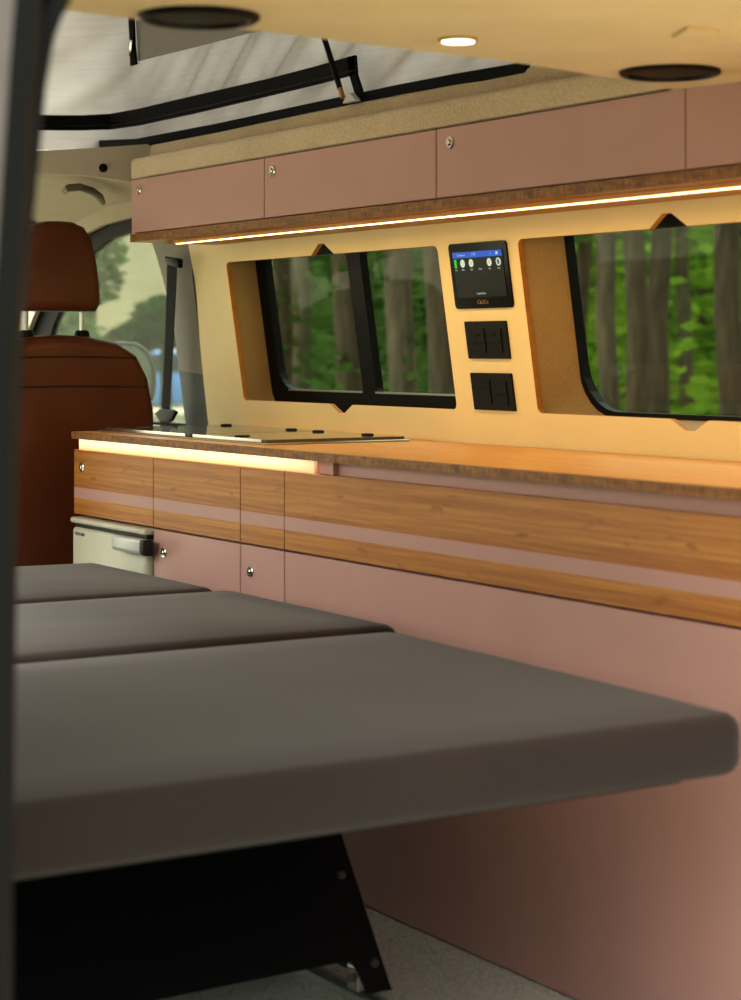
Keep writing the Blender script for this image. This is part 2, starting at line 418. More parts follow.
# rear ceiling (felt) with a rounded front edge towards the pop-top opening
edge_px = [(20, 7), (59, 12), (140, 22), (250, 32), (370, 47), (490, 61), (529, 67), (596, 77.5), (670, 86), (686, 88)]
ZC = 1.300
fe = [on_z(x, y, ZC) for x, y in edge_px]
pts = [Vector((XL-.03, fe[0].y-.01, ZC))]+fe+[Vector((2.08, fe[-1].y+.03, ZC)), Vector((2.2, fe[-1].y+.04, ZC)), Vector((2.2, YR, ZC)), Vector((XL-.03, YR, ZC))]
b = nb(); vs = [b.verts.new(p) for p in pts]; f = b.faces.new(vs)
r = bmesh.ops.extrude_face_region(b, geom=[f]); bmesh.ops.translate(b, verts=[g for g in r['geom'] if isinstance(g, bmesh.types.BMVert)], vec=(0, 0, .07))
es = [e for e in b.edges if all(abs(v.co.z-ZC) < 1e-5 for v in e.verts) and all(v.co.y > 2.0 for v in e.verts)]
bmesh.ops.bevel(b, geom=es, offset=.014, segments=4, profile=.5, affect='EDGES')
struct('ceiling', b, 'ceil')
b = nb(); A_ = [b.verts.new(p) for p in [(1.838, 2.215, 1.3005), (1.8885, 2.215, 1.296), (1.8885, 2.215, 1.3005)]]; B_ = [b.verts.new(p) for p in [(1.82, 1.46, 1.3005), (1.8885, 1.46, 1.2725), (1.8885, 1.46, 1.3005)]]
for k in range(3): b.faces.new((A_[k], A_[(k+1) % 3], B_[(k+1) % 3], B_[k]))
b.faces.new(A_); b.faces.new(B_); struct('trim_11', b, 'ceil')
# side roof rail: lower felt roll above the lockers, upper felt band, as stepped trim along Y
prism(b := nb(), [(1.889, 2.20, 1.300), (1.889, 2.20, 1.338), (1.896, 2.20, 1.345), (2.06, 2.20, 1.345), (2.06, 2.20, 1.300)], (0, 1.832, 0), bev=.004)
struct('trim_3', b, 'felt', smooth=True)
prism(b := nb(), [(1.975, 2.20, 1.346), (1.985, 2.20, 1.386), (1.992, 2.20, 1.394), (2.10, 2.20, 1.394), (2.10, 2.20, 1.346)], (0, 1.93, 0), bev=.004)
struct('trim_4', b, 'felt', smooth=True)
box(b := nb(), 2.10, 2.30, YR, 4.5, 1.33, 1.40); struct('trim_5', b, 'body')
box(b := nb(), XL-.06, .80, YR, 4.5, 1.345, 1.40); struct('trim_6', b, 'felt')
# pop-top roof shell
b = nb(); prism(b, [(.66, 1.75, 1.46), (.66, 4.62, 2.12), (2.16, 4.62, 2.12), (2.16, 1.75, 1.46)], (0, 0, .05)); struct('ceiling.001', b, 'white')
box(b := nb(), XL-.06, 2.2, 1.40, 2.05, 1.375, 1.43); struct('ceiling.002', b, 'white')

# rear left pillar (outside paint, near the camera); its lit and shaded sides are put into the colours
YP = 1.40
def px_edge(y):
    T = [(-40, 44), (0, 40), (60, 35), (120, 31), (200, 25.5), (300, 19), (400, 14.5), (500, 11.5), (700, 9.5), (1000, 8), (1300, 6)]
    for (a, p), (c, q) in zip(T, T[1:]):
        if y <= c: return p+(q-p)*(y-a)/(c-a)
    return 6
b = nb(); rows = []
sec = [(0, .10), (0, .035), (-.006, .014), (-.016, .003), (-.034, 0), (-.06, .004), (-.085, .02), (-.105, .05), (-.11, .10)]
for y in range(-60, 1320, 60):
    p = on_y(px_edge(y), y, YP); rows.append([b.verts.new((p.x+dx+.0145, p.y+dy, p.z)) for dx, dy in sec])
for A, B in zip(rows, rows[1:]):
    for k in range(len(sec)-1): b.faces.new((A[k], A[k+1], B[k+1], B[k])).material_index = 1 if k < 4 else 0  # black faces stand for the shaded side of the curved metal
struct('trim_7', b, ['pillarlit', 'rubber'], smooth=True)
# dark rubber seal that runs down the pillar from the tailgate head
b = nb(); pts = []
for x, y in [(66, -14), (60, 0), (53, 14), (46, 34), (41, 60), (38, 85), (34, 130), (28, 195), (22, 260), (17, 330), (11, 500), (7, 800), (5, 1200)]: pts.append(on_y(x-3, y, YP+.05))
tube(b, pts, [.010]*5+[.009]*3+[.008]*5, 8); struct('trim_8', b, 'rubber', smooth=True)

# ================================================================== cab
# grey header panel across the van above the seats
hp = [(153, 143.6), (120, 146.2), (90, 148), (60, 150), (28, 151)]; hb = [(28, 173), (60, 174), (90, 176), (131, 182), (154, 183.5)]
b = nb(); YH = 4.14
P = [on_y(x, y, YH) for x, y in hp]+[Vector((1.45, YH, 1.352)), Vector((1.0, YH, 1.36)), Vector((.62, YH, 1.39)), Vector((.62, YH, 1.31)), Vector((1.0, YH, 1.31)), Vector((1.45, YH, 1.308))]+[on_y(x, y, YH) for x, y in hb]
prism(b, P, (0, .02, 0)); hdr = obj('header_panel', b, 'grey', smooth=False)
tag(hdr, 'grey moulded header panel across the van above the brown seat', 'panel')
kp = on_y(103, 168, YH)
lathe(b := nb(), [(0, .010), (.004, .010), (.006, .006), (.0085, .006), (.010, .003), (.010, 0), (.0, 0)], kp, (0, -1, 0), 16); obj('knob', b, 'black', hdr, smooth=True)['label'] = 'small dark knob'
# cab headliner
def hl(u, v):
    X = [.62, 1.2, 1.72, 1.90, 2.00, 2.07, 2.115, 2.15][min(7, int(round(u*7)))]
    Z = [1.325, 1.345, 1.340, 1.328, 1.315, 1.300, 1.285, 1.262][min(7, int(round(u*7)))]
    y = 4.17+v*1.0; return Vector((X-.10*max(0, v-.4)*(u > .5), y, Z-.09*max(0, v-.35)**1.5))
grid(b := nb(), hl, 7, 10); struct('ceiling.003', b, 'beige', smooth=True)
# door surround and glass in the leaning side plane
XD = 2.205
to2 = lambda x, y, X0=XD: (lambda p: (p.y, p.z))(on_w(x, y, X0))
seal = [to2(x, y) for x, y in [(205, 206), (170, 210), (132, 219), (109, 225), (86.5, 236), (70, 254), (56, 280), (42, 311), (30, 340), (22, 400), (22, 440)]]+[to2(x, y) for x, y in [(205, 440)]]
gls = [to2(x, y) for x, y in [(155, 228), (132, 231), (109, 239), (91, 253), (75, 279), (61, 306), (53, 324), (47, 345), (42, 370), (40, 416)]]+[to2(x, y) for x, y in [(186, 424), (176, 335), (164, 281), (156, 250)]]
dfn = lambda X0: (lambda a, b, c: Vector((wx(b, X0)+c, a, b)))
door = thing('door_1', None, None, (2.2, 4.9, 0), kind='structure')
plate(b := nb(), [(4.30, .05), (5.45, .05), (5.45, 1.33), (4.30, 1.33)], [gls], .02, dfn(XD+.012)); obj('door_frame', b, ['rubber', 'rubber'], door)
plate(b := nb(), [(y*1.0, z) for y, z in gls], [], .004, dfn(XD+.012)); obj('pane', b, ['cabglass', 'cabglass'], door)
box(b := nb(), 2.13, 2.19, 4.36, 5.4, .05, .74, .02); obj('door_card', b, 'beiged', door)
# beige surround above and in front of the door glass
plate(b := nb(), [(4.10, .66), (4.10, 1.32), (5.6, 1.32), (5.6, .66)], [seal], .014, dfn(XD-.012)); struct('trim_9', b, ['beige', 'beige'])
# B pillar trim
L = [(146, 190), (150, 225), (152, 242), (157, 258), (163, 279), (169, 304), (174, 329), (179, 370), (184, 412), (187, 432), (188, 470)]
R = [(197, 190), (198, 225), (197.6, 242), (195.5, 258), (195, 275), (198, 304), (200.5, 331), (206, 375), (210, 416), (211, 432), (212, 470)]
b = nb(); rows = []
for (lx, ly), (rx, ry) in zip(L, R):
    A = on_w(lx, ly, 2.20); Dp = on_w(rx+1.5, ry, 2.172); row = []
    for k in range(9):
        t = k/8; p = A.lerp(Dp, t); bulge = .010*math.sin(PI*min(1, t*1.15))**.8 if t < .87 else 0
        row.append(b.verts.new((p.x-bulge*.9, p.y-bulge*.4, p.z)))
    rows.append(row)
for A, B in zip(rows, rows[1:]):
    for k in range(8):
        f = b.faces.new((A[k], A[k+1], B[k+1], B[k])); f.material_index = 1 if B[0].co.z < .786 and B is not rows[0] else 0
        if k == 7: f.material_index = 2
struct('trim_10', b, ['pillar', 'pillard', 'seam'], smooth=True)
# grab handle and sun visor
tube(b := nb(), [on_y(x, y, yy) for x, y, yy in [(64, 192, 4.40), (68, 188, 4.36), (80, 187, 4.36), (92, 191, 4.39), (100, 197, 4.43), (103, 203, 4.50)]], [.006, .009, .009, .009, .009, .006], 10)
tag(obj('grab_handle', b, 'beiged', smooth=True), 'beige roof grab handle above the cab side window', 'handle')
b = nb(); P = [on_y(x, y, 4.98) for x, y in [(18, 203), (50, 205), (58, 208), (62, 213), (60, 221), (54, 224), (18, 226)]]; prism(b, P, (0, .016, .01), bev=.003)
tag(obj('sun_visor', b, 'beiged', smooth=True), 'beige folded sun visor under the cab roof behind the headrest', 'sun visor')
# driver seat
SXc, SYc = 1.812, 4.235
seat = thing('front_seat', 'brown leather front seat with tall headrest seen from behind', 'seat', (SXc, 4.45, 0))
def seat_back(u, v):
    pass
prof = []
def back_outline(s=1.0, dz=0):
    w = .232*s; zt = .958+dz; zb = .30
    o = [(-w*1.0, zb), (w*1.0, zb), (w*1.03, .55), (w*1.01, .78), (w*.93, .86), (w*.80, .912), (w*.58, zt-.016), (w*.3, zt-.004), (0, zt), (-w*.3, zt-.004), (-w*.58, zt-.016), (-w*.80, .912), (-w*.93, .86), (-w*1.01, .78), (-w*1.03, .55)]
    return o
b = nb(); o_ = back_outline(); prism(b, [(SXc+x, SYc, z) for x, z in o_], (0, .15, 0)); 
bmesh.ops.bevel(b, geom=[e for e in b.edges if abs(e.verts[0].co.y-e.verts[1].co.y) < 1e-6], offset=.03, segments=4, profile=.5, affect='EDGES')
# recline: shear forward with height is slight
for v in b.verts: v.co.y -= (v.co.z-.55)*.06
sb = obj('backrest', b, 'leather', seat, smooth=True)
for zz in (.905, .838):
    w = .178 if zz > .87 else .208
    tube(b := nb(), [(SXc+x*w, SYc-(zz-.55)*.06-.0005+.004*abs(x)**6, zz+.004*(1-x*x)) for x in [-1, -.9, -.6, -.3, 0, .3, .6, .9, 1]], .0022, 6); obj('seam', b, 'seam', sb)
b = nb(); hz0, hz1, hy = 1.012, 1.216, 4.245
ho = [(-.088, hz0), (.088, hz0), (.099, hz0+.018), (.097, hz0+.06), (.089, hz0+.115), (.077, hz0+.165), (.058, hz1-.012), (.03, hz1-.001), (0, hz1), (-.03, hz1-.001), (-.058, hz1-.012), (-.077, hz0+.165), (-.089, hz0+.115), (-.097, hz0+.06), (-.099, hz0+.018)]
prism(b, [(SXc+x, hy-.02, z) for x, z in ho], (0, .10, 0))
bmesh.ops.bevel(b, geom=[e for e in b.edges if abs(e.verts[0].co.y-e.verts[1].co.y) < 1e-6], offset=.022, segments=4, profile=.5, affect='EDGES')
hr = obj('headrest', b, 'leather', seat, smooth=True)
for s in (-1, 1):
    tube(b := nb(), [(SXc+s*.068, hy+.03, .94), (SXc+s*.068, hy+.03, 1.03)], .0052, 12); obj('headrest_post', b, 'chrome', seat, smooth=True)['label'] = 'chrome headrest post'
    lathe(b := nb(), [(0, .012), (.014, .012), (.018, .006), (.019, -.012), (0, -.012)], (SXc+s*.068, hy+.03, .957), (0, 0, 1), 16); obj('post_guide', b, 'black', seat, smooth=True)['label'] = 'black headrest post collar'
box(b := nb(), SXc-.24, SXc+.24, 4.32, 4.80, .22, .36, .04, 4); obj('seat_cushion', b, 'leather', seat, smooth=True)
box(b := nb(), SXc-.22, SXc+.22, 4.30, 4.76, .0, .23, .01); obj('seat_base', b, 'black', seat)
# seat belt
belt = thing('seat_belt', 'black seat belt hanging on the grey pillar beside the brown seat', 'seat belt', (2.10, 4.4, .75))
def on_bp(x, y): return on_w(x, y, 2.135)
T = [((167, 262), (177, 260)), ((166.5, 290), (175.6, 290)), ((165.5, 330), (173.6, 330)), ((163.5, 375), (171.5, 375)), ((161.5, 408), (169, 408)), ((159, 450), (167, 450))]
b = nb(); rows = [[b.verts.new(on_bp(*l)), b.verts.new(on_bp(*r))] for l, r in T]
for A, B in zip(rows, rows[1:]): b.faces.new((A[0], A[1], B[1], B[0]))
r = bmesh.ops.extrude_face_region(b, geom=b.faces[:]); bmesh.ops.translate(b, verts=[g for g in r['geom'] if isinstance(g, bmesh.types.BMVert)], vec=(.003, .003, 0))
obj('webbing', b, 'belt', belt)
b = nb(); prism(b, [on_w(x, y, 2.13) for x, y in [(164, 256), (168, 257), (175, 257.5), (178.5, 259), (178, 268), (166, 264)]], (.02, .015, 0), bev=.003); obj('belt_guide', b, 'black', belt, smooth=True)
b = nb(); prism(b, [on_w(x, y, 2.128) for x, y in [(154, 413), (160, 408.5), (172, 409.5), (176, 412), (171, 421), (167, 423), (159, 421.5)]], (.012, .008, 0), bev=.003); obj('belt_tongue', b, 'black', belt, smooth=True)
# wing mirror outside the cab door
wm = thing('wing_mirror', 'dark rimmed wing mirror outside the cab side window', 'mirror', (2.5, 5.2, .75))
mo = [on_y(x, y, 5.22) for x, y in [(100, 346), (118, 341), (135, 342), (147, 350), (154, 366), (155, 385), (152, 402), (140, 410), (112, 410), (100, 400), (97, 370)]]
b = nb(); prism(b, mo, (.05, .09, 0), bev=.012, seg=3); obj('housing', b, 'black', wm, smooth=True)
cm = sum(mo, Vector())/len(mo); b = nb(); prism(b, [cm+(p-cm)*.86+Vector((0, -.002, 0)) for p in mo], (0, .004, 0)); obj('mirror_glass', b, plain('mirror glass', '#aab4b2', .05, 1), wm)
tube(b := nb(), [cm+Vector((0, .05, -.06)), Vector((2.19, 5.16, .76))], .03, 10); obj('arm', b, 'black', wm, smooth=True)

# ================================================================== pop-top canvas
XC = 2.02
tent = thing('roof_tent', 'pale grey canvas side of the raised roof with black bindings', 'tent', (1.4, 3.3, 1.40))
def wr(y, z, s=1.0):
    q = (y*1.0+z*1.3)
    return s*(.013*math.sin(q*27+2.2*math.sin(z*5)+1.3*math.sin(y*3))*(.35+.65*abs(math.sin(y*2.1+1)))+.004*math.sin(q*63+z*11+4*math.sin(y*5.)))
def ztop(y): return 1.45+(y-1.75)*.23+.02
RC = .16
def sheet(u, v):
    L1 = 4.47-RC-2.0; L2 = RC*PI/2; L3 = XC-RC-.78; d = u*(L1+L2+L3)
    if d < L1: x, y, nx, ny = XC, 2.0+d, 1, 0
    elif d < L1+L2:
        t = (d-L1)/RC; nx, ny = math.cos(t), math.sin(t); x, y = XC-RC+RC*nx, 4.47-RC+RC*ny
    else: x, y, nx, ny = XC-RC-(d-L1-L2), 4.47, 0, 1
    z = 1.40+v*(ztop(min(y, 4.4))-1.40); w = wr(2.0+d, z, min(1, v*5)*(.45 if d > L1-.3 else 1))
    return Vector((x+nx*(w+.02*v), y+ny*(w+.02*v), z))
grid(b := nb(), sheet, 330, 36); obj('side_panel', b, 'canvas', tent, smooth=True)['label'] = 'wrinkled canvas running round the front corner'
grid(b := nb(), lambda u, v: Vector((.78, 2.0+u*2.47, 1.40+v*(ztop(2.0+u*2.47)-1.40))), 30, 6); obj('side_panel', b, 'canvas', tent, smooth=True)
# black bindings (ribbons that follow the canvas)
def ribbon(path, name, lab=None, w=None, th=.006, mat='darkcanvas', par=None):
    b = nb(); fr = []; 
    for lo, hi, n in path:
        n = Vector(n); fr.append([b.verts.new(lo), b.verts.new(hi), b.verts.new(hi+n*th), b.verts.new(lo+n*th)])
    for A, B in zip(fr, fr[1:]):
        for k in range(4): b.faces.new((A[k], A[(k+1) % 4], B[(k+1) % 4], B[k]))
    b.faces.new(fr[0]); b.faces.new(fr[-1])
    o = obj(name, b, mat, par or tent, smooth=False)
    if lab: o['label'] = lab
    return o
def sp(x, y, dx=0): return on_x(x, y, XC-.022+dx)
nS = (-1, 0, 0); nF = (0, -1, 0)
tops = [(112, 114), (140, 109), (200, 95), (270, 79), (320, 66), (357, 55.5)]; bots = [(112, 129.5), (140, 125.5), (200, 112.5), (270, 96), (320, 84), (357, 74.5)]
path = [(on_y(20, 130, 4.42), on_y(20, 115, 4.42), nF), (on_y(60, 130.5, 4.42), on_y(60, 115.5, 4.42), nF), (on_y(80, 130.5, 4.405), on_y(80, 115.5, 4.405), nF)]
path += [(sp(*q), sp(*p), nS) for p, q in zip(tops, bots)]
zb = ribbon(path, 'zip_binding', 'wide black zipped binding')
rid = [(on_y(20, 126, 4.413), on_y(20, 124.5, 4.413), nF), (on_y(60, 126.5, 4.413), on_y(60, 125, 4.413), nF)]+[(sp(x, y-4.0, -.007), sp(x, y-5.2, -.007), nS) for x, y in bots]
ribbon(rid, 'zipper', th=.003, mat='black', par=zb)
ribbon([(sp(357, 56), sp(350, 57), nS), (sp(358.5, 75), sp(352, 76), nS), (sp(365, 95), sp(358, 96), nS)], 'upright_binding', 'short black binding beside the strut')
XB = 1.995
ribbon([(on_x(x, y+h, XB), on_x(x, y, XB), nS) for x, y, h in [(80, 141.5, 9), (140, 139, 9), (220, 124, 9), (310, 104.5, 9), (400, 85.5, 10), (460, 74, 11), (530, 62, 14)]], 'base_binding', 'black binding along the roof rail', th=.01)
# loose grey window flap and its hanging zip
fl = [on_x(x, y, XC-.03) for x, y in [(136, 20), (138, 61), (190, 48), (245, 34), (300, 22), (300, 10), (200, 5)]]
b = nb(); prism(b, fl, (.003, 0, 0)); obj('window_flap', b, 'flap', tent)['label'] = 'loose grey window flap'
ribbon([(on_x(130.5, 15, XC-.034), on_x(135, 15, XC-.034), nS), (on_x(132, 45, XC-.034), on_x(136, 45, XC-.034), nS), (on_x(132.5, 66, XC-.034), on_x(138, 64, XC-.034), nS)], 'hanging_zip', 'black zip tape hanging from the flap')
tube(b := nb(), [on_x(131, 40, XC-.045), on_x(130.2, 48, XC-.045), on_x(129.4, 56, XC-.045)], [.004, .006, .003], 8); obj('zip_pull', b, 'chrome', tent, smooth=True)['label'] = 'metal zip pull'
# gas strut
A = on_x(325.5, 42, 1.965); Bp = on_x(343, 98, 1.965); dr = (A-Bp).normalized()
st = thing('gas_strut', 'thin black gas strut standing on the felt roof rail', 'strut', (Bp.x, Bp.y, 1.394))
tube(b := nb(), [Bp+dr*.022, A+dr*.20], .0055, 12); obj('rod', b, 'blackmetal', st, smooth=True)
tube(b := nb(), [Bp, Bp+dr*.024], .005, 12); obj('end_fitting', b, 'gold', st, smooth=True)['label'] = 'brass end fitting'
bb = [on_x(x, y, 1.963) for x, y in [(342, 103.5), (356, 101), (354, 97.5), (350, 93), (346.5, 93), (345, 97)]]
b = nb(); prism(b, bb, (.012, 0, 0), bev=.0015); obj('bracket', b, 'alu', st)['label'] = 'bright metal bracket'

# ================================================================== overhead lockers
XO = 1.890; OZ = (1.1785, 1.297)
oy = [4.030, 3.427, 2.827, 2.191, 1.50]
olab = ['pink overhead locker at the far end beside the cab', 'pink overhead locker above the sliding window, second from the cab', 'long pink overhead locker above the tablet, third from the cab', 'pink overhead locker nearest the rear, under the felt ceiling']
def knob(name, x, y, z, parent, r=.0095, lab='small metal push knob'):
    b = nb(); lathe(b, [(r*1.15, 0), (r*1.15, .002), (r*.98, .0035), (r*.70, .0035), (r*.64, .0018), (r*.58, .0018), (r*.55, .0050), (r*.42, .0062), (0, .0062)], (x, y, z), (-1, 0, 0), 20)
    o = obj(name, b, 'chrome', parent, smooth=True); o['label'] = lab; return o
for i in range(4):
    y1, y0 = oy[i], oy[i+1]
    t = thing('overhead_locker', olab[i], 'cupboard', (2.0, (y0+y1)/2, OZ[0]), 'pink overhead lockers')
    b = nb(); xb = 2.088
    box(b, XO+.017, xb, y0+.0005, y0+.012, *OZ); box(b, XO+.017, xb, y1-.012, y1-.0005, *OZ)
    box(b, XO+.017, xb, y0+.012, y1-.012, OZ[0], OZ[0]+.01); box(b, XO+.017, xb, y0+.012, y1-.012, OZ[1]-.01, OZ[1]); box(b, xb-.008, xb, y0+.012, y1-.012, OZ[0]+.01, OZ[1]-.01)
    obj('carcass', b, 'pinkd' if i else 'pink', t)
    box(b := nb(), XO, XO+.016, y0+.0014, y1-.0014, OZ[0]+.0015, OZ[1]-.0005, .0012, 1); d = obj('door', b, 'pink', t)
    k = [(139.3, 190), (272.8, 171), (450.8, 142.5)][i] if i < 3 else None
    if k: kp = on_x(*k, XO); knob('knob', XO, kp.y, kp.z, d)
b = nb(); box(b, XO-.002, XO+.001, 1.50, 4.032, 1.1605, 1.178, mi=1); box(b, XO+.001, 2.098, 1.50, 4.032, 1.1605, 1.178)
tag(obj('locker_base_board', b, ['bam', 'edge']), 'bamboo board running under the pink overhead lockers', 'board')
ls = thing('led_strip', 'glowing warm light strip under the overhead lockers', 'light strip', (1.94, 2.70, 1.15))
box(b := nb(), 1.930, 1.950, 1.50, 3.905, 1.1535, 1.1603); obj('profile', b, 'top', ls)
prism(b := nb(), [(1.935, 1.50, 1.1533), (1.936, 1.50, 1.152), (1.944, 1.50, 1.152), (1.945, 1.50, 1.1533)], (0, 2.403, 0)); obj('diffuser', b, 'led', ls)['label'] = 'glowing diffuser'

# ================================================================== kitchen run
XF = 1.757
ky = [4.037, 3.644, 3.277, 3.112, 1.50]
WT = (.733, .748)
def front_panel(b, y0, y1):
    z0, z1, s0, s1 = .571, .7095, .6055, .6285
    box(b, XF, XF+.016, y0, y1, z0, s0); box(b, XF-.0003, XF+.016, y0, y1, s0, s1, mi=1); box(b, XF, XF+.016, y0, y1, s1, z1)
names = [('kitchen_unit', 'kitchen unit above the fridge at the cab end with bamboo drawer', 'cabinet'),
         ('kitchen_unit', 'kitchen unit right of the fridge with wide pink door', 'cabinet'),
         ('kitchen_unit', 'narrow kitchen unit with small pink door beside the long unit', 'cabinet'),
         ('kitchen_unit', 'long pink kitchen unit under the worktop behind the charcoal cushions', 'cabinet')]
KG = 'kitchen base units'
for i in range(4):
    y1, y0 = ky[i], ky[i+1]; nm, lab, cat = names[i]
    t = thing(nm, lab, cat, (1.95, (y0+y1)/2, 0), KG)
    b = nb(); zb = .57 if i == 0 else .0; xb = 2.152
    box(b, XF+.018, xb, y0+.0005, y0+.014, zb, .70); box(b, XF+.018, xb, y1-.014, y1-.0005, zb, .70)
    box(b, XF+.018, xb, y0+.014, y1-.014, .565, .575) if i else box(b, XF+.018, xb, y0+.014, y1-.014, .57, .58)
    box(b, xb-.01, xb, y0+.014, y1-.014, zb, .70)
    obj('carcass', b, 'pink', t)
    front_panel(b := nb(), y0+.0014, y1-.0014); d = obj('drawer', b, ['bam', 'pink'], t); d['label'] = 'bamboo front with a pink inlaid stripe'
    if i == 0:
        kp = on_x(82.3, 467, XF); knob('knob', XF, kp.y, kp.z, d)
    if i:
        b = nb(); box(b, XF, XF+.016, y0+.0014, y1-.0014, .004 if i < 3 else .002, .5665, .0012, 1); d2 = obj('door' if i < 3 else 'front_panel', b, 'pink', t)
        if i < 3:
            kp = on_x(*[(164.3, 552.5), (250.8, 571.5)][i-1], XF); knob('knob', XF, kp.y, kp.z, d2)
    # recess under the worktop
    b = nb(); ya, yb = y0, y1
    if i == 3: box(b, XF+.0145, XF+.0265, y0, 2.950, .700, .7325)
    else: box(b, XF+.0145, XF+.0265, y0, y1, .700, .7325)
    if i == 3: box(b, XF+.0145, XF+.0265, 2.957, y1, .700, .7325); box(b, XF+.004, XF+.0265, 2.950, 2.957, .7096, .7325)
    obj('recess_panel', b, 'pink', t)
lr = thing('recess_light', 'glowing light strip in the recess under the worktop', 'light strip', (XF+.02, 3.5, .71))
b = nb(); box(b, XF+.008, XF+.014, 3.02, 4.028, .7096, .7325); obj('diffuser', b, 'led2', lr)
# bamboo worktop
b = nb(); box(b, XF-.009, XF-.006, 1.50, 2.9185, *WT, mi=1); box(b, XF-.009, XF-.006, 2.9205, 4.030, *WT, mi=1)
box(b, XF-.006, 2.166, 1.50, 4.030, *WT); box(b, XF-.006, 2.166, 4.030, 4.033, *WT, mi=1)
tag(obj('worktop', b, ['top', 'edge']), 'long bamboo kitchen worktop with dark laminated front edge', 'worktop')
# hob and sink with two glass lids
hob = thing('hob_and_sink', 'flush hob and sink unit with two dark glass lids on the worktop', 'hob', (1.96, 3.62, .748))
HX = (1.797, 2.117); b = nb()
box(b, HX[0], HX[1], 3.255, 3.995, .748, .752, .0012, 1); obj('tray', b, 'steel', hob)['label'] = 'steel tray'
for y0, y1 in ((3.262, 3.566), (3.575, 3.988)):
    b = nb(); P = rrect(HX[0]+.004, HX[1]-.004, y0, y1, .012, 4); prism(b, [(x, y, .7526) for x, y in P], (0, 0, .005)); l = obj('glass_lid', b, plain('smoked lid glass', '#56544a', .06, var=.02), hob); l['label'] = 'dark glass lid'
    b = nb(); prism(b, [(HX[0]+.0022, y, z) for y, z in [(y0+.012, .7524), (y1-.012, .7524), (y1-.012, .7582), (y0+.012, .7582)]], (.0018, 0, 0)); obj('edge_strip', b, 'chrome', l)['label'] = 'bright edge strip'
for x, y in [(2.072, 3.34), (2.072, 3.53), (2.072, 3.64), (2.072, 3.93)]:
    lathe(b := nb(), [(0, .0035), (.010, .0035), (.0125, .002), (.0125, 0)], (x, y, .7577), (0, 0, 1), 18); obj('hinge_cap', b, 'black', hob, smooth=True)['label'] = 'round black hinge cap'
for x, y in [(1.838, 3.42), (1.838, 3.86)]:
    lathe(b := nb(), [(0, .002), (.014, .002), (.016, 0)], (x, y, .7577), (0, 0, 1), 18); obj('finger_hole', b, 'black', hob, smooth=True)['label'] = 'flat black finger grip'
# fridge
fr = thing('fridge', 'small pale grey fridge under the kitchen drawer', 'fridge', (1.9, 3.855, 0))
fx, fy0, fy1 = 1.742, 3.650, 4.010
box(b := nb(), fx+.04, 2.13, fy0, fy1, .02, .555, .004); obj('body', b, 'fridge', fr)
b = nb(); box(b, fx, fx+.039, fy0+.002, fy1+.003, .05, .5455, .009, 3); dr = obj('door', b, 'fridge', fr, smooth=True)
b = nb(); box(b, fx-.003, fx+.06, fy0-.001, fy1+.008, .5535, .566, .005, 3); obj('lid', b, 'fridge', fr, smooth=True)['label'] = 'pale top trim'
box(b := nb(), fx+.006, fx+.05, fy0+.004, fy1, .5450, .5540); obj('gap', b, 'fridged', fr)['label'] = 'dark gap above the door'
h0, h1 = on_x(145, 540, fx-.018), on_x(113, 535, fx-.018)
b = nb(); P = [(fx+.002, z) for z in ()]
HP = [(.0, .5470), (-.019, .5470), (-.0225, .5440), (-.0225, .5240), (-.017, .5165), (.0, .5150)]
prism(b, [(fx+dx, h0.y+.018, z) for dx, z in HP], (0, h1.y-h0.y-.018, 0), bev=.0015, seg=2); hd = obj('handle', b, plain('silver handle paint', '#c6c6c0', .35, .2), dr, smooth=True)
b2 = nb(); prism(b2, [(fx+dx, h0.y, z) for dx, z in HP], (0, .0175, 0), bev=.0015, seg=2); obj('handle_end', b2, 'fridged', hd, smooth=True)['label'] = 'dark end of the handle'; hd['label'] = 'silver grip handle'
lp = on_x(80, 534.3, fx)
text(b := nb(), 'THETFORD', .0098, lambda a, q, c: Vector((fx-.0004-c, lp.y-a, lp.z+q)), sx=1.0); obj('logo', b, 'logo', dr)['label'] = 'small dark lettering'

# ================================================================== tablet and sockets on the cream wall
def wfn(d): return lambda a, b_, c: Vector((wx(b_)-d-c, a, b_))
def wp(x, y): p = on_w(x, y, 2.17-.004); return (p.y, p.z)
def quad(pts): return [wp(*p) for p in pts]
def inset(q, k):
    cy_ = sum(p[0] for p in q)/len(q); cz_ = sum(p[1] for p in q)/len(q); return [(cy_+(y-cy_)*k, cz_+(z-cz_)*k) for y, z in q]
q = quad([(448, 244.5), (505.5, 240), (512.5, 306.8), (455.5, 309.6)])
ty0, ty1 = min(p[0] for p in q), max(p[0] for p in q); tz0 = (q[2][1]+q[3][1])/2; tz1 = (q[0][1]+q[1][1])/2
ty0, ty1 = (q[1][0]+q[2][0])/2, (q[0][0]+q[3][0])/2
tab = thing('tablet', 'black control tablet with lit blue screen on the cream wall', 'tablet', (wx(tz0), (ty0+ty1)/2, tz0))
plate(b := nb(), rrect(ty0, ty1, tz0, tz1, .008), [], .004, wfn(.002)); obj('case', b, ['screen', 'screen'], tab)
def tp(u, v): return (ty1+(ty0-ty1)*u, tz1+(tz0-tz1)*v)     # u right, v down in the photo's sense
def rect(u0, v0, u1, v1): return [tp(u0, v0), tp(u1, v0), tp(u1, v1), tp(u0, v1)]
plate(b := nb(), rect(.07, .12, .93, .83), [], .0008, wfn(.0045)); scn = obj('screen', b, ['scr', 'scr'], tab)
plate(b := nb(), rect(.07, .135, .93, .225), [], .0006, wfn(.0054)); obj('title_bar', b, ['blue', 'blue'], scn)['label'] = 'blue title bar'
def disc(u, v, r, mat, d, asp=1.0, name='icon'):
    c = tp(u, v); pts = [(c[0]+r*math.cos(a)*asp, c[1]+r*math.sin(a)) for a in [2*PI*k/16 for k in range(16)]]
    plate(b := nb(), pts, [], .0005, wfn(d)); return obj(name, b, [mat, mat], scn)
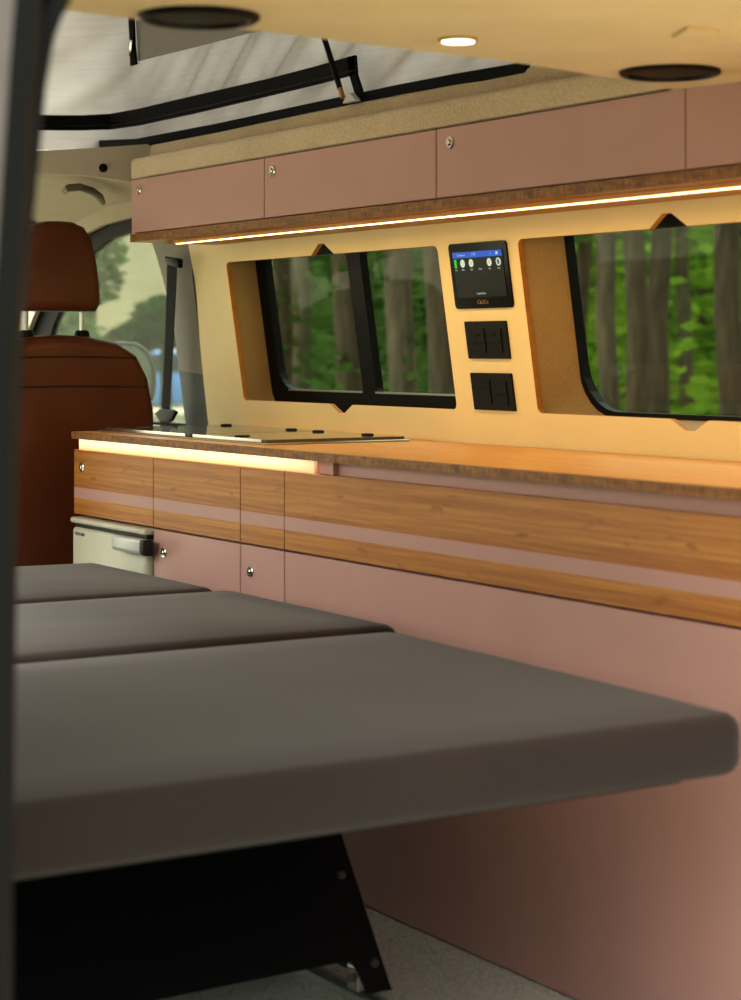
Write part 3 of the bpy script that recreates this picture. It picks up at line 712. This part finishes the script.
plate(b := nb(), rect(.09, .245, .13, .375), [], .0005, wfn(.0054)); obj('icon', b, ['icong', 'icong'], scn)['label'] = 'green level bar'
for u, v, cc in ((.235, .31, 'icon'), (.385, .31, 'icony'), (.70, .31, 'icony'), (.855, .31, 'icond')):
    disc(u, v, .0075, 'icon', .0054)
    if cc != 'icon': disc(u, v, .003 if cc == 'icony' else .0048, cc, .0060, .8 if cc == 'icony' else .6)
for s, u, v, sz in (('Dashboard', .225, .183, .0058), ('17:28', .44, .178, .0066), ('o', .74, .176, .0062), ('Tank', .11, .405, .0036), ('Water', .235, .405, .0036), ('Light', .385, .405, .0036), ('Heater', .54, .405, .0036), ('Light', .70, .405, .0036), ('Pump', .855, .405, .0036), ('Control Panel', .5, .775, .0050)):
    c = tp(u, v); text(b := nb(), s, sz, lambda a, q_, cc, c=c: Vector((wx(c[1]+q_)-.0058-cc, c[0]-a, c[1]+q_)), .0002); obj('lettering', b, 'txt', scn)
plate(b := nb(), rect(.83, .16, .865, .20), [], .0005, wfn(.0059)); obj('icon', b, ['icon', 'icon'], scn)
b = nb(); c = tp(.5, .905); text(b, 'CaLiCo', .0115, lambda a, q_, cc: Vector((wx(c[1]+q_)-.0048-cc, c[0]-a, c[1]+q_)), .0003, shear=.25); obj('logo', b, 'gold', tab)['label'] = 'small gold lettering'
def socket(pts, label, kind):
    q = quad(pts); y0 = (q[1][0]+q[2][0])/2; y1 = (q[0][0]+q[3][0])/2; z0 = (q[2][1]+q[3][1])/2; z1 = (q[0][1]+q[1][1])/2
    t = thing('wall_socket', label, 'socket', (wx(z0), (y0+y1)/2, z0), 'sockets under the tablet')
    plate(b := nb(), rrect(y0, y1, z0, z1, .002, 2), [], .004, wfn(.002)); obj('plate', b, ['socket', 'socket'], t)
    def lp(u, v): return (y1+(y0-y1)*u, z1+(z0-z1)*v)
    for k, (u0, u1) in enumerate(((.14, .47), (.54, .87))):
        P = [lp(u0, .20), lp(u1, .20), lp(u1, .84), lp(u0, .84)]
        plate(b := nb(), P, [], .002, wfn(.0048)); ins = obj('insert', b, ['socketin', 'socketin'], t)
        um = (u0+u1)/2; b = nb()
        holes = [(um, .36, .05, .035), (um-.09, .60, .04, .022), (um+.09, .60, .04, .022)] if kind == 'mains' else [(um, .58, .09, .03)] if k else [(um, .40, .07, .02)]
        for hu, hv, hw, hh in holes:
            P = [lp(hu-hw*.9, hv-hh), lp(hu+hw*.9, hv-hh), lp(hu+hw*.9, hv+hh), lp(hu-hw*.9, hv+hh)]; plate(b, P, [], .0006, wfn(.0062))
        obj('slots', b, ['hole', 'hole'], ins)
socket([(464.3, 322), (505.3, 320.3), (509.5, 358.6), (468.3, 358.8)], 'black double mains socket directly under the tablet', 'mains')
socket([(470.2, 372.8), (511, 373.4), (514.7, 411.2), (474, 409.5)], 'black double socket lowest on the wall below the mains socket', 'usb')

# ================================================================== ceiling fittings
def on_ceil(x, y): return on_z(x, y, ZC)
spk = None
def copy_tree(o, par=None):
    c = o.copy(); C.objects.link(c)
    if par: c.parent = par
    ORG[c.name] = org(o)
    for ch in list(o.children): copy_tree(ch, c)
    return c
c0 = on_ceil(199.5, 15.5)
spk = thing('ceiling_speaker', 'round black ceiling speaker on the left side of the felt ceiling', 'speaker', c0, 'round ceiling speakers')
lathe(b := nb(), [(.068, 0), (.068, -.004), (.064, -.0065), (.058, -.006), (.056, -.002), (.056, 0)], c0, (0, 0, 1), 40); obj('rim', b, 'black', spk, smooth=True)
b = nb(); lathe(b, [(.056, -.0015), (.04, -.004), (.02, -.0055), (0, -.006)], c0, (0, 0, 1), 40); obj('grille', b, plain('speaker mesh', '#15130f', .6, bumpk=.8, bscale=700), spk, smooth=True)
s2 = copy_tree(spk); s2.location = on_ceil(670, 71); s2['label'] = 'round black ceiling speaker on the right beside the pink lockers'
cl = on_ceil(458, 39)
sl = thing('ceiling_light', 'small round lit spot lamp in the felt ceiling between the speakers', 'lamp', cl)
lathe(b := nb(), [(.0235, 0), (.0235, -.003), (.021, -.004), (.020, -.002), (.020, 0)], cl, (0, 0, 1), 28); obj('rim', b, 'gold', sl, smooth=True)
lathe(b := nb(), [(.020, -.001), (.020, -.0035), (.012, -.0045), (0, -.005)], cl, (0, 0, 1), 28); obj('lens', b, 'spot', sl, smooth=True)
hp_ = [on_ceil(x, y) for x, y in [(672, 36), (688, 26), (719, 30), (702, 43)]]
b = nb(); prism(b, hp_, (0, 0, -.0035), bev=.0015); tag(obj('felt_patch', b, 'ceil'), 'square felt covered patch on the ceiling above the right speaker', 'panel')

# ================================================================== bed
BX = (.635, 1.645)
def cushion(y0, y1, z0, z1, puff, label, bev=.022, dx=0, skew=0):
    b = nb(); n = 26
    r = bmesh.ops.create_cube(b, size=1)
    for v in b.verts: v.co = Vector(((BX[0]+BX[1]+dx)/2+v.co.x*(BX[1]+dx-BX[0]), (y0+y1)/2+v.co.y*(y1-y0), (z0+z1)/2+v.co.z*(z1-z0)))
    vert = [e for e in b.edges if abs(e.verts[0].co.z-e.verts[1].co.z) > .01]
    bmesh.ops.bevel(b, geom=vert, offset=.03, segments=4, profile=.5, affect='EDGES')
    hor = [e for e in b.edges if abs(e.verts[0].co.z-e.verts[1].co.z) < 1e-5 and any(abs(f.normal.z) > .9 for f in e.link_faces)]
    bmesh.ops.bevel(b, geom=hor, offset=bev, segments=4, profile=.5, affect='EDGES')
    bmesh.ops.triangulate(b, faces=[f for f in b.faces if len(f.verts) > 4])
    for _ in range(3): bmesh.ops.subdivide_edges(b, edges=[e for e in b.edges if e.calc_length() > .06], cuts=1, use_grid_fill=True)
    bmesh.ops.triangulate(b, faces=[f for f in b.faces if len(f.verts) > 4])
    for v in b.verts:
        u = (v.co.x-BX[0])/(BX[1]-BX[0]); w = (v.co.y-y0)/(y1-y0)
        if u > .5: v.co.x += skew*w
        if v.co.z > (z0+z1)/2:
            m = max(0, min(1, 4*w*(1-w)*1.2))*max(0, min(1, 5*u*(1-u)+.1))
            v.co.z += puff*m+.0012*math.sin(v.co.x*23+v.co.y*9)*m+.001*math.sin(v.co.y*41+v.co.x*5)*m
    o = obj('bed_cushion', b, 'cush', smooth=False)
    for p in o.data.polygons: p.use_smooth = True
    return tag(o, label, 'cushion', 'bed cushions')
cushion(1.785, 2.615, .420, .494, .004, 'large charcoal bed cushion nearest the open rear', .022, -.004, .03)
cushion(2.628, 3.195, .420, .497, .010, 'charcoal bed cushion in the middle of the three', .026, .055)
cushion(3.208, 3.75, .420, .497, .012, 'charcoal bed cushion farthest back against the brown seat', .026, .04)
bed = thing('folding_bed', 'black steel folding bed standing on floor rails under the cushions', 'bed', (1.12, 2.6, 0))
box(b := nb(), .70, 1.60, 1.86, 3.70, .402, .4195, .003); obj('slat_board', b, 'blackmetal', bed)
# leaning rear panel with foot lugs
def lean(x, z): return Vector((x, 2.385+(z-.03)*.72, z))
xr = 1.518
P = [(xr, .026), (xr-.040, .026), (xr-.043, .052), (xr-.049, .067), (.82, .060), (.80, .050), (.80, .026), (.735, .026), (.735, .401), (xr, .401)]
b = nb(); prism(b, [lean(x, z) for x, z in P], (0, .006, 0)); bmesh.ops.bevel(b, geom=[e for e in b.edges], offset=.0015, segments=1, affect='EDGES'); pn = obj('rear_panel', b, 'blackmetal', bed); pn['label'] = 'leaning black steel panel'
for px in ((341, 874.5), (374, 963)):
    d = ray(*px); t = (2.385-.03*.72+CZ*.72)/(d.y-.72*d.z); p = Vector((d.x*t, d.y*t, CZ+d.z*t))
    lathe(b := nb(), [(0, .0065), (.004, .006), (.007, .003), (.0075, 0)], p, (0, -.81, .58), 16); obj('bolt', b, 'pillard', pn, smooth=True)['label'] = 'round bolt head'
for s, x in ((1, xr-.003), (-1, .735)):
    b = nb(); prism(b, [Vector((x, *lean(0, .026).yz)), Vector((x, *lean(0, .401).yz)), Vector((x, 3.45, .401)), Vector((x, 3.45, .026))], (.003, 0, 0)); obj('side_plate', b, 'blackmetal', bed)
for xx in (1.492, .79):
    b = nb(); y_ = 2.425
    box(b, xx-.004, xx+.012, y_, y_+.03, .014, .050, .002); lathe(b, [(0, .006), (.008, .006), (.008, 0)], (xx-.004, y_+.012, .036), (-1, -.3, 0), 6)
    obj('clamp', b, 'steel', bed)['label'] = 'bright rail clamp'
for xx, lab in ((1.497, 'aluminium floor rail nearer the kitchen unit'), (.79, 'aluminium floor rail farther from the kitchen unit')):
    b = nb(); P = [(-.014, 0), (-.014, .013), (-.005, .013), (-.005, .003), (.005, .003), (.005, .013), (.014, .013), (.014, 0)]
    prism(b, [(xx+x, 2.22, z+.0005) for x, z in P], (0, 1.3, 0)); tag(obj('floor_rail', b, 'alu'), lab, 'rail', 'floor rails')

# ================================================================== outside
GZ = -.55
b = nb(); grid(b, lambda u, v: Vector((-30+u*150, -20+v*160, GZ-.01+.05*math.sin(u*40)*math.sin(v*37))), 40, 40); struct('ground', b, 'ground')
def leaves(b, c, r, n, size, rng):
    c = np.array(c); k = rng.normal(size=(n, 3)); k /= np.linalg.norm(k, axis=1)[:, None]; rad = rng.random(n)**.45
    P = c+k*rad[:, None]*np.array(r)
    for p in P:
        a = Vector(rng.normal(size=3)).normalized(); s = a.cross(Vector((0, 0, 1))).normalized() if abs(a.z) < .95 else Vector((1, 0, 0)); t = a.cross(s)
        z = size*(.6+.8*rng.random()); p = Vector(p)
        vs = [b.verts.new(p+s*z*1.0), b.verts.new(p+t*z*.45), b.verts.new(p-s*z*1.0), b.verts.new(p-t*z*.45)]; b.faces.new(vs)
rng = np.random.default_rng(3)
def dirpt(px, t):
    d = ray(px, 350); return Vector((d.x*t, d.y*t, GZ))
w2 = [(580, 13, .050), (610, 12, .060), (633, 11, .062), (661, 12, .065), (684, 18, .065), (700, 24, .06), (729, 11, .075)]
w1 = [(281, 12, .055), (303, 13, .075), (345, 11, .075), (366, 15, .06), (402, 10, .07), (439, 9, .065)]
ordn = ['first', 'second', 'third', 'fourth', 'fifth', 'sixth', 'seventh', 'eighth', 'ninth']
def trunk(px, t, r, mat):
    base = dirpt(px, t); b = nb(); n = 12; lx = random.uniform(-.1, .1); rs = []; pts = []
    for k in range(n):
        z = GZ+k*.55; pts.append((base.x+lx*k*.06+.02*math.sin(k*1.3+px), base.y+.02*math.cos(k*1.7+px), z)); rs.append(r*(1.22 if k == 0 else 1.05-k*.02))
    tube(b, pts, rs, 12); return base, b
for lst, wn in ((w1, 'sliding window'), (w2, 'rear fixed window')):
    for i, (px, t, r) in enumerate(lst):
        base, b = trunk(px, t, r, None)
        rt = thing('pine_tree', '%s tree trunk from the left seen through the %s' % (ordn[i], wn), 'tree', base, 'tree trunks outside the windows')
        obj('trunk', b, 'bark' if (i+len(wn)) % 3 else 'bark2', rt, smooth=True)
        if wn.startswith('sliding') and i % 2 == 0:
            b = nb()
            for k in range(9): leaves(b, (base.x+random.uniform(-.12, .12), base.y+random.uniform(-.12, .12), .1+k*.3), (.22, .22, .25), 26, .045, rng)
            o = obj('ivy', b, 'leafm', rt, recalc=False); o['kind'] = 'stuff'
# undergrowth and sunlit foliage between the trunks
b = nb()
for k in range(120):
    px = random.uniform(540, 800); t = random.uniform(17, 27); p = dirpt(px, t); leaves(b, (p.x, p.y, random.uniform(-.3, 4.5)), (.9, .9, .8), 85, .10, rng)
tag(obj('woodland_foliage', b, 'leaf', recalc=False), 'bright green leaves beyond the trunks outside the rear fixed window', 'foliage', kind='stuff')
b = nb()
for k in range(110):
    px = random.uniform(300, 520); t = random.uniform(13, 24); p = dirpt(px, t); leaves(b, (p.x, p.y, random.uniform(-.3, 4.2)), (.8, .8, .8), 75, .09, rng)
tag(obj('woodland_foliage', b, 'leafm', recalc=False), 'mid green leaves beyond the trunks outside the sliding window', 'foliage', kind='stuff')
b = nb()
for k in range(150):
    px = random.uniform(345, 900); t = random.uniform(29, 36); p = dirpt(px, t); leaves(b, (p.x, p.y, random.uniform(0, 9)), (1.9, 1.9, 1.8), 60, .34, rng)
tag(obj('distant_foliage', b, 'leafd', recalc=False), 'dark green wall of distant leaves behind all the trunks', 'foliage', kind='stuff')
# view through the cab side window: tan bank, shrubs, parked cars
b = nb()
def bank(u, v):
    px = -120+u*330; t = 24+v*16; p = dirpt(px, t*2.1); return Vector((p.x, p.y, GZ+9.0*math.sin(min(1, v*1.5)*PI/2)*min(1, 1.2-.4*u)+.15*math.sin(u*17+v*9)))
grid(b, bank, 30, 20); tag(obj('earth_bank', b, 'bank', smooth=True), 'tan earth bank outside the cab side window', 'bank')
def shrub(px, t, z, r, label, n=500, mat='leafm', size=.09):
    p = dirpt(px, t); b = nb(); leaves(b, (p.x, p.y, z), r, n, size, rng); tube(b, [(p.x, p.y, GZ), (p.x, p.y, z)], .05, 6); tag(obj('shrub', b, mat, recalc=False), label, 'shrub', 'shrubs outside the cab')
shrub(90, 16, 1.72, (.30, .30, .50), 'tall green shrub left behind the headrest outside the cab window', 700, 'leafm', .06)
shrub(62, 15, .9, (.35, .35, .55), 'green shrub seen between headrest and backrest', 500, 'leafm', .06)
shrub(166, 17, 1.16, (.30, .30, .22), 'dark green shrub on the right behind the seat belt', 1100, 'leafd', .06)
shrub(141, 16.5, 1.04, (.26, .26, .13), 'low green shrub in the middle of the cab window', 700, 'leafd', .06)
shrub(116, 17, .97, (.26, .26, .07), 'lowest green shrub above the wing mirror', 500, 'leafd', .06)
def car(px, t, mat, label):
    p = dirpt(px, t); rt = thing('car', label, 'car', p, 'parked cars')
    S = [(-2.1, .35), (-2.1, .85), (-1.5, .98), (-.9, 1.0), (-.4, 1.45), (1.0, 1.48), (1.75, 1.0), (2.1, .9), (2.1, .35)]
    ax = Vector((CY, -SY, 0)); up = Vector((0, 0, 1)); dp = Vector((SY, CY, 0))
    b = nb(); prism(b, [p+ax*x+up*z for x, z in S], dp*1.7, bev=.06); obj('body', b, mat, rt, smooth=True)
    b = nb(); prism(b, [p+ax*x+up*z-dp*.01 for x, z in [(-.75, 1.02), (-.36, 1.38), (.95, 1.4), (1.5, 1.02)]], dp*.02); obj('side_window', b, 'carglass', rt)
    for x in (-1.35, 1.35):
        lathe(b := nb(), [(0, .02), (.2, .02), (.33, .0), (.33, -.2), (0, -.2)], p+ax*x+up*.33-dp*.02, -dp, 18); obj('wheel', b, 'tyre', rt, smooth=True)
car(150, 41, 'blueb', 'blurred blue car parked low in the cab side window')
car(192, 44, 'greyb', 'blurred silver car parked behind the seat belt')

# ================================================================== light
def area(name, loc, size, sy, power, col, rot, spread=None):
    l = bpy.data.lights.new(name, 'AREA'); l.shape = 'RECTANGLE'; l.size = size; l.size_y = sy; l.energy = power; l.color = col
    o = bpy.data.objects.new(name, l); C.objects.link(o); o.location = loc; o.rotation_euler = rot
    if spread: l.spread = spread
    return o
area('locker_led_light', (1.94, 2.70, 1.146), .02, 2.38, 5.6, (1, .66, .27), (0, 0, 0))
area('recess_led_light', (XF+.004, 3.51, .721), .02, 1.03, .9, (1, .66, .33), (0, math.radians(90), 0))
l = bpy.data.lights.new('spot_lamp_light', 'SPOT'); l.energy = 3; l.color = (1, .82, .58); l.spot_size = math.radians(140); l.shadow_soft_size = .02
o = bpy.data.objects.new('spot_lamp_light', l); C.objects.link(o); o.location = (cl.x, cl.y, ZC-.012)
l = bpy.data.lights.new('sun', 'SUN'); l.energy = 6; l.angle = math.radians(12); l.color = (1, .95, .85)
o = bpy.data.objects.new('sun', l); C.objects.link(o); o.rotation_euler = Vector((-.75, .10, .85)).to_track_quat('Z', 'Y').to_euler()
w = bpy.data.worlds.new('overcast sky'); bpy.context.scene.world = w; w.use_nodes = True
nt = w.node_tree; bg = nt.nodes['Background']
tc = nt.nodes.new('ShaderNodeTexCoord'); sx = nt.nodes.new('ShaderNodeSeparateXYZ'); nt.links.new(tc.outputs['Generated'], sx.inputs[0])
cr = ramp(nt, sx.outputs['Z'], [(.0, (.10, .11, .08, 1)), (.12, (.26, .28, .24, 1)), (.45, (.55, .57, .55, 1)), (.75, (.95, .98, 1.0, 1)), (1.0, (1.1, 1.12, 1.15, 1))])
dm = nt.nodes.new('ShaderNodeVectorMath'); dm.operation = 'DOT_PRODUCT'; nt.links.new(tc.outputs['Generated'], dm.inputs[0]); dm.inputs[1].default_value = (-.62, .72, .30)
mr = nt.nodes.new('ShaderNodeMapRange'); nt.links.new(dm.outputs['Value'], mr.inputs['Value']); mr.inputs['From Min'].default_value = -.6; mr.inputs['From Max'].default_value = .7; mr.inputs['To Min'].default_value = .6; mr.inputs['To Max'].default_value = 1.5
cr = mixc(nt, 1.0, cr, mr.outputs['Result'], 'MULTIPLY')
nt.links.new(cr, bg.inputs['Color']); bg.inputs['Strength'].default_value = 9.0

# ================================================================== camera
cam = bpy.data.cameras.new('camera'); co = bpy.data.objects.new('camera', cam); C.objects.link(co)
cam.sensor_fit = 'VERTICAL'; cam.sensor_height = 36; cam.lens = 36*F/1000
co.location = (0, 0, CZ); co.rotation_euler = (PI/2, 0, -YAW)
cam.shift_y = -(500-HY)/1000; cam.shift_x = 0; cam.clip_start = .05; cam.clip_end = 500
cam.dof.use_dof = True; cam.dof.focus_distance = 3.95; cam.dof.aperture_fstop = 5.0
sc = bpy.context.scene; sc.camera = co
sc.view_settings.view_transform = 'Standard'; sc.view_settings.look = 'Medium High Contrast'; sc.view_settings.exposure = -0.62
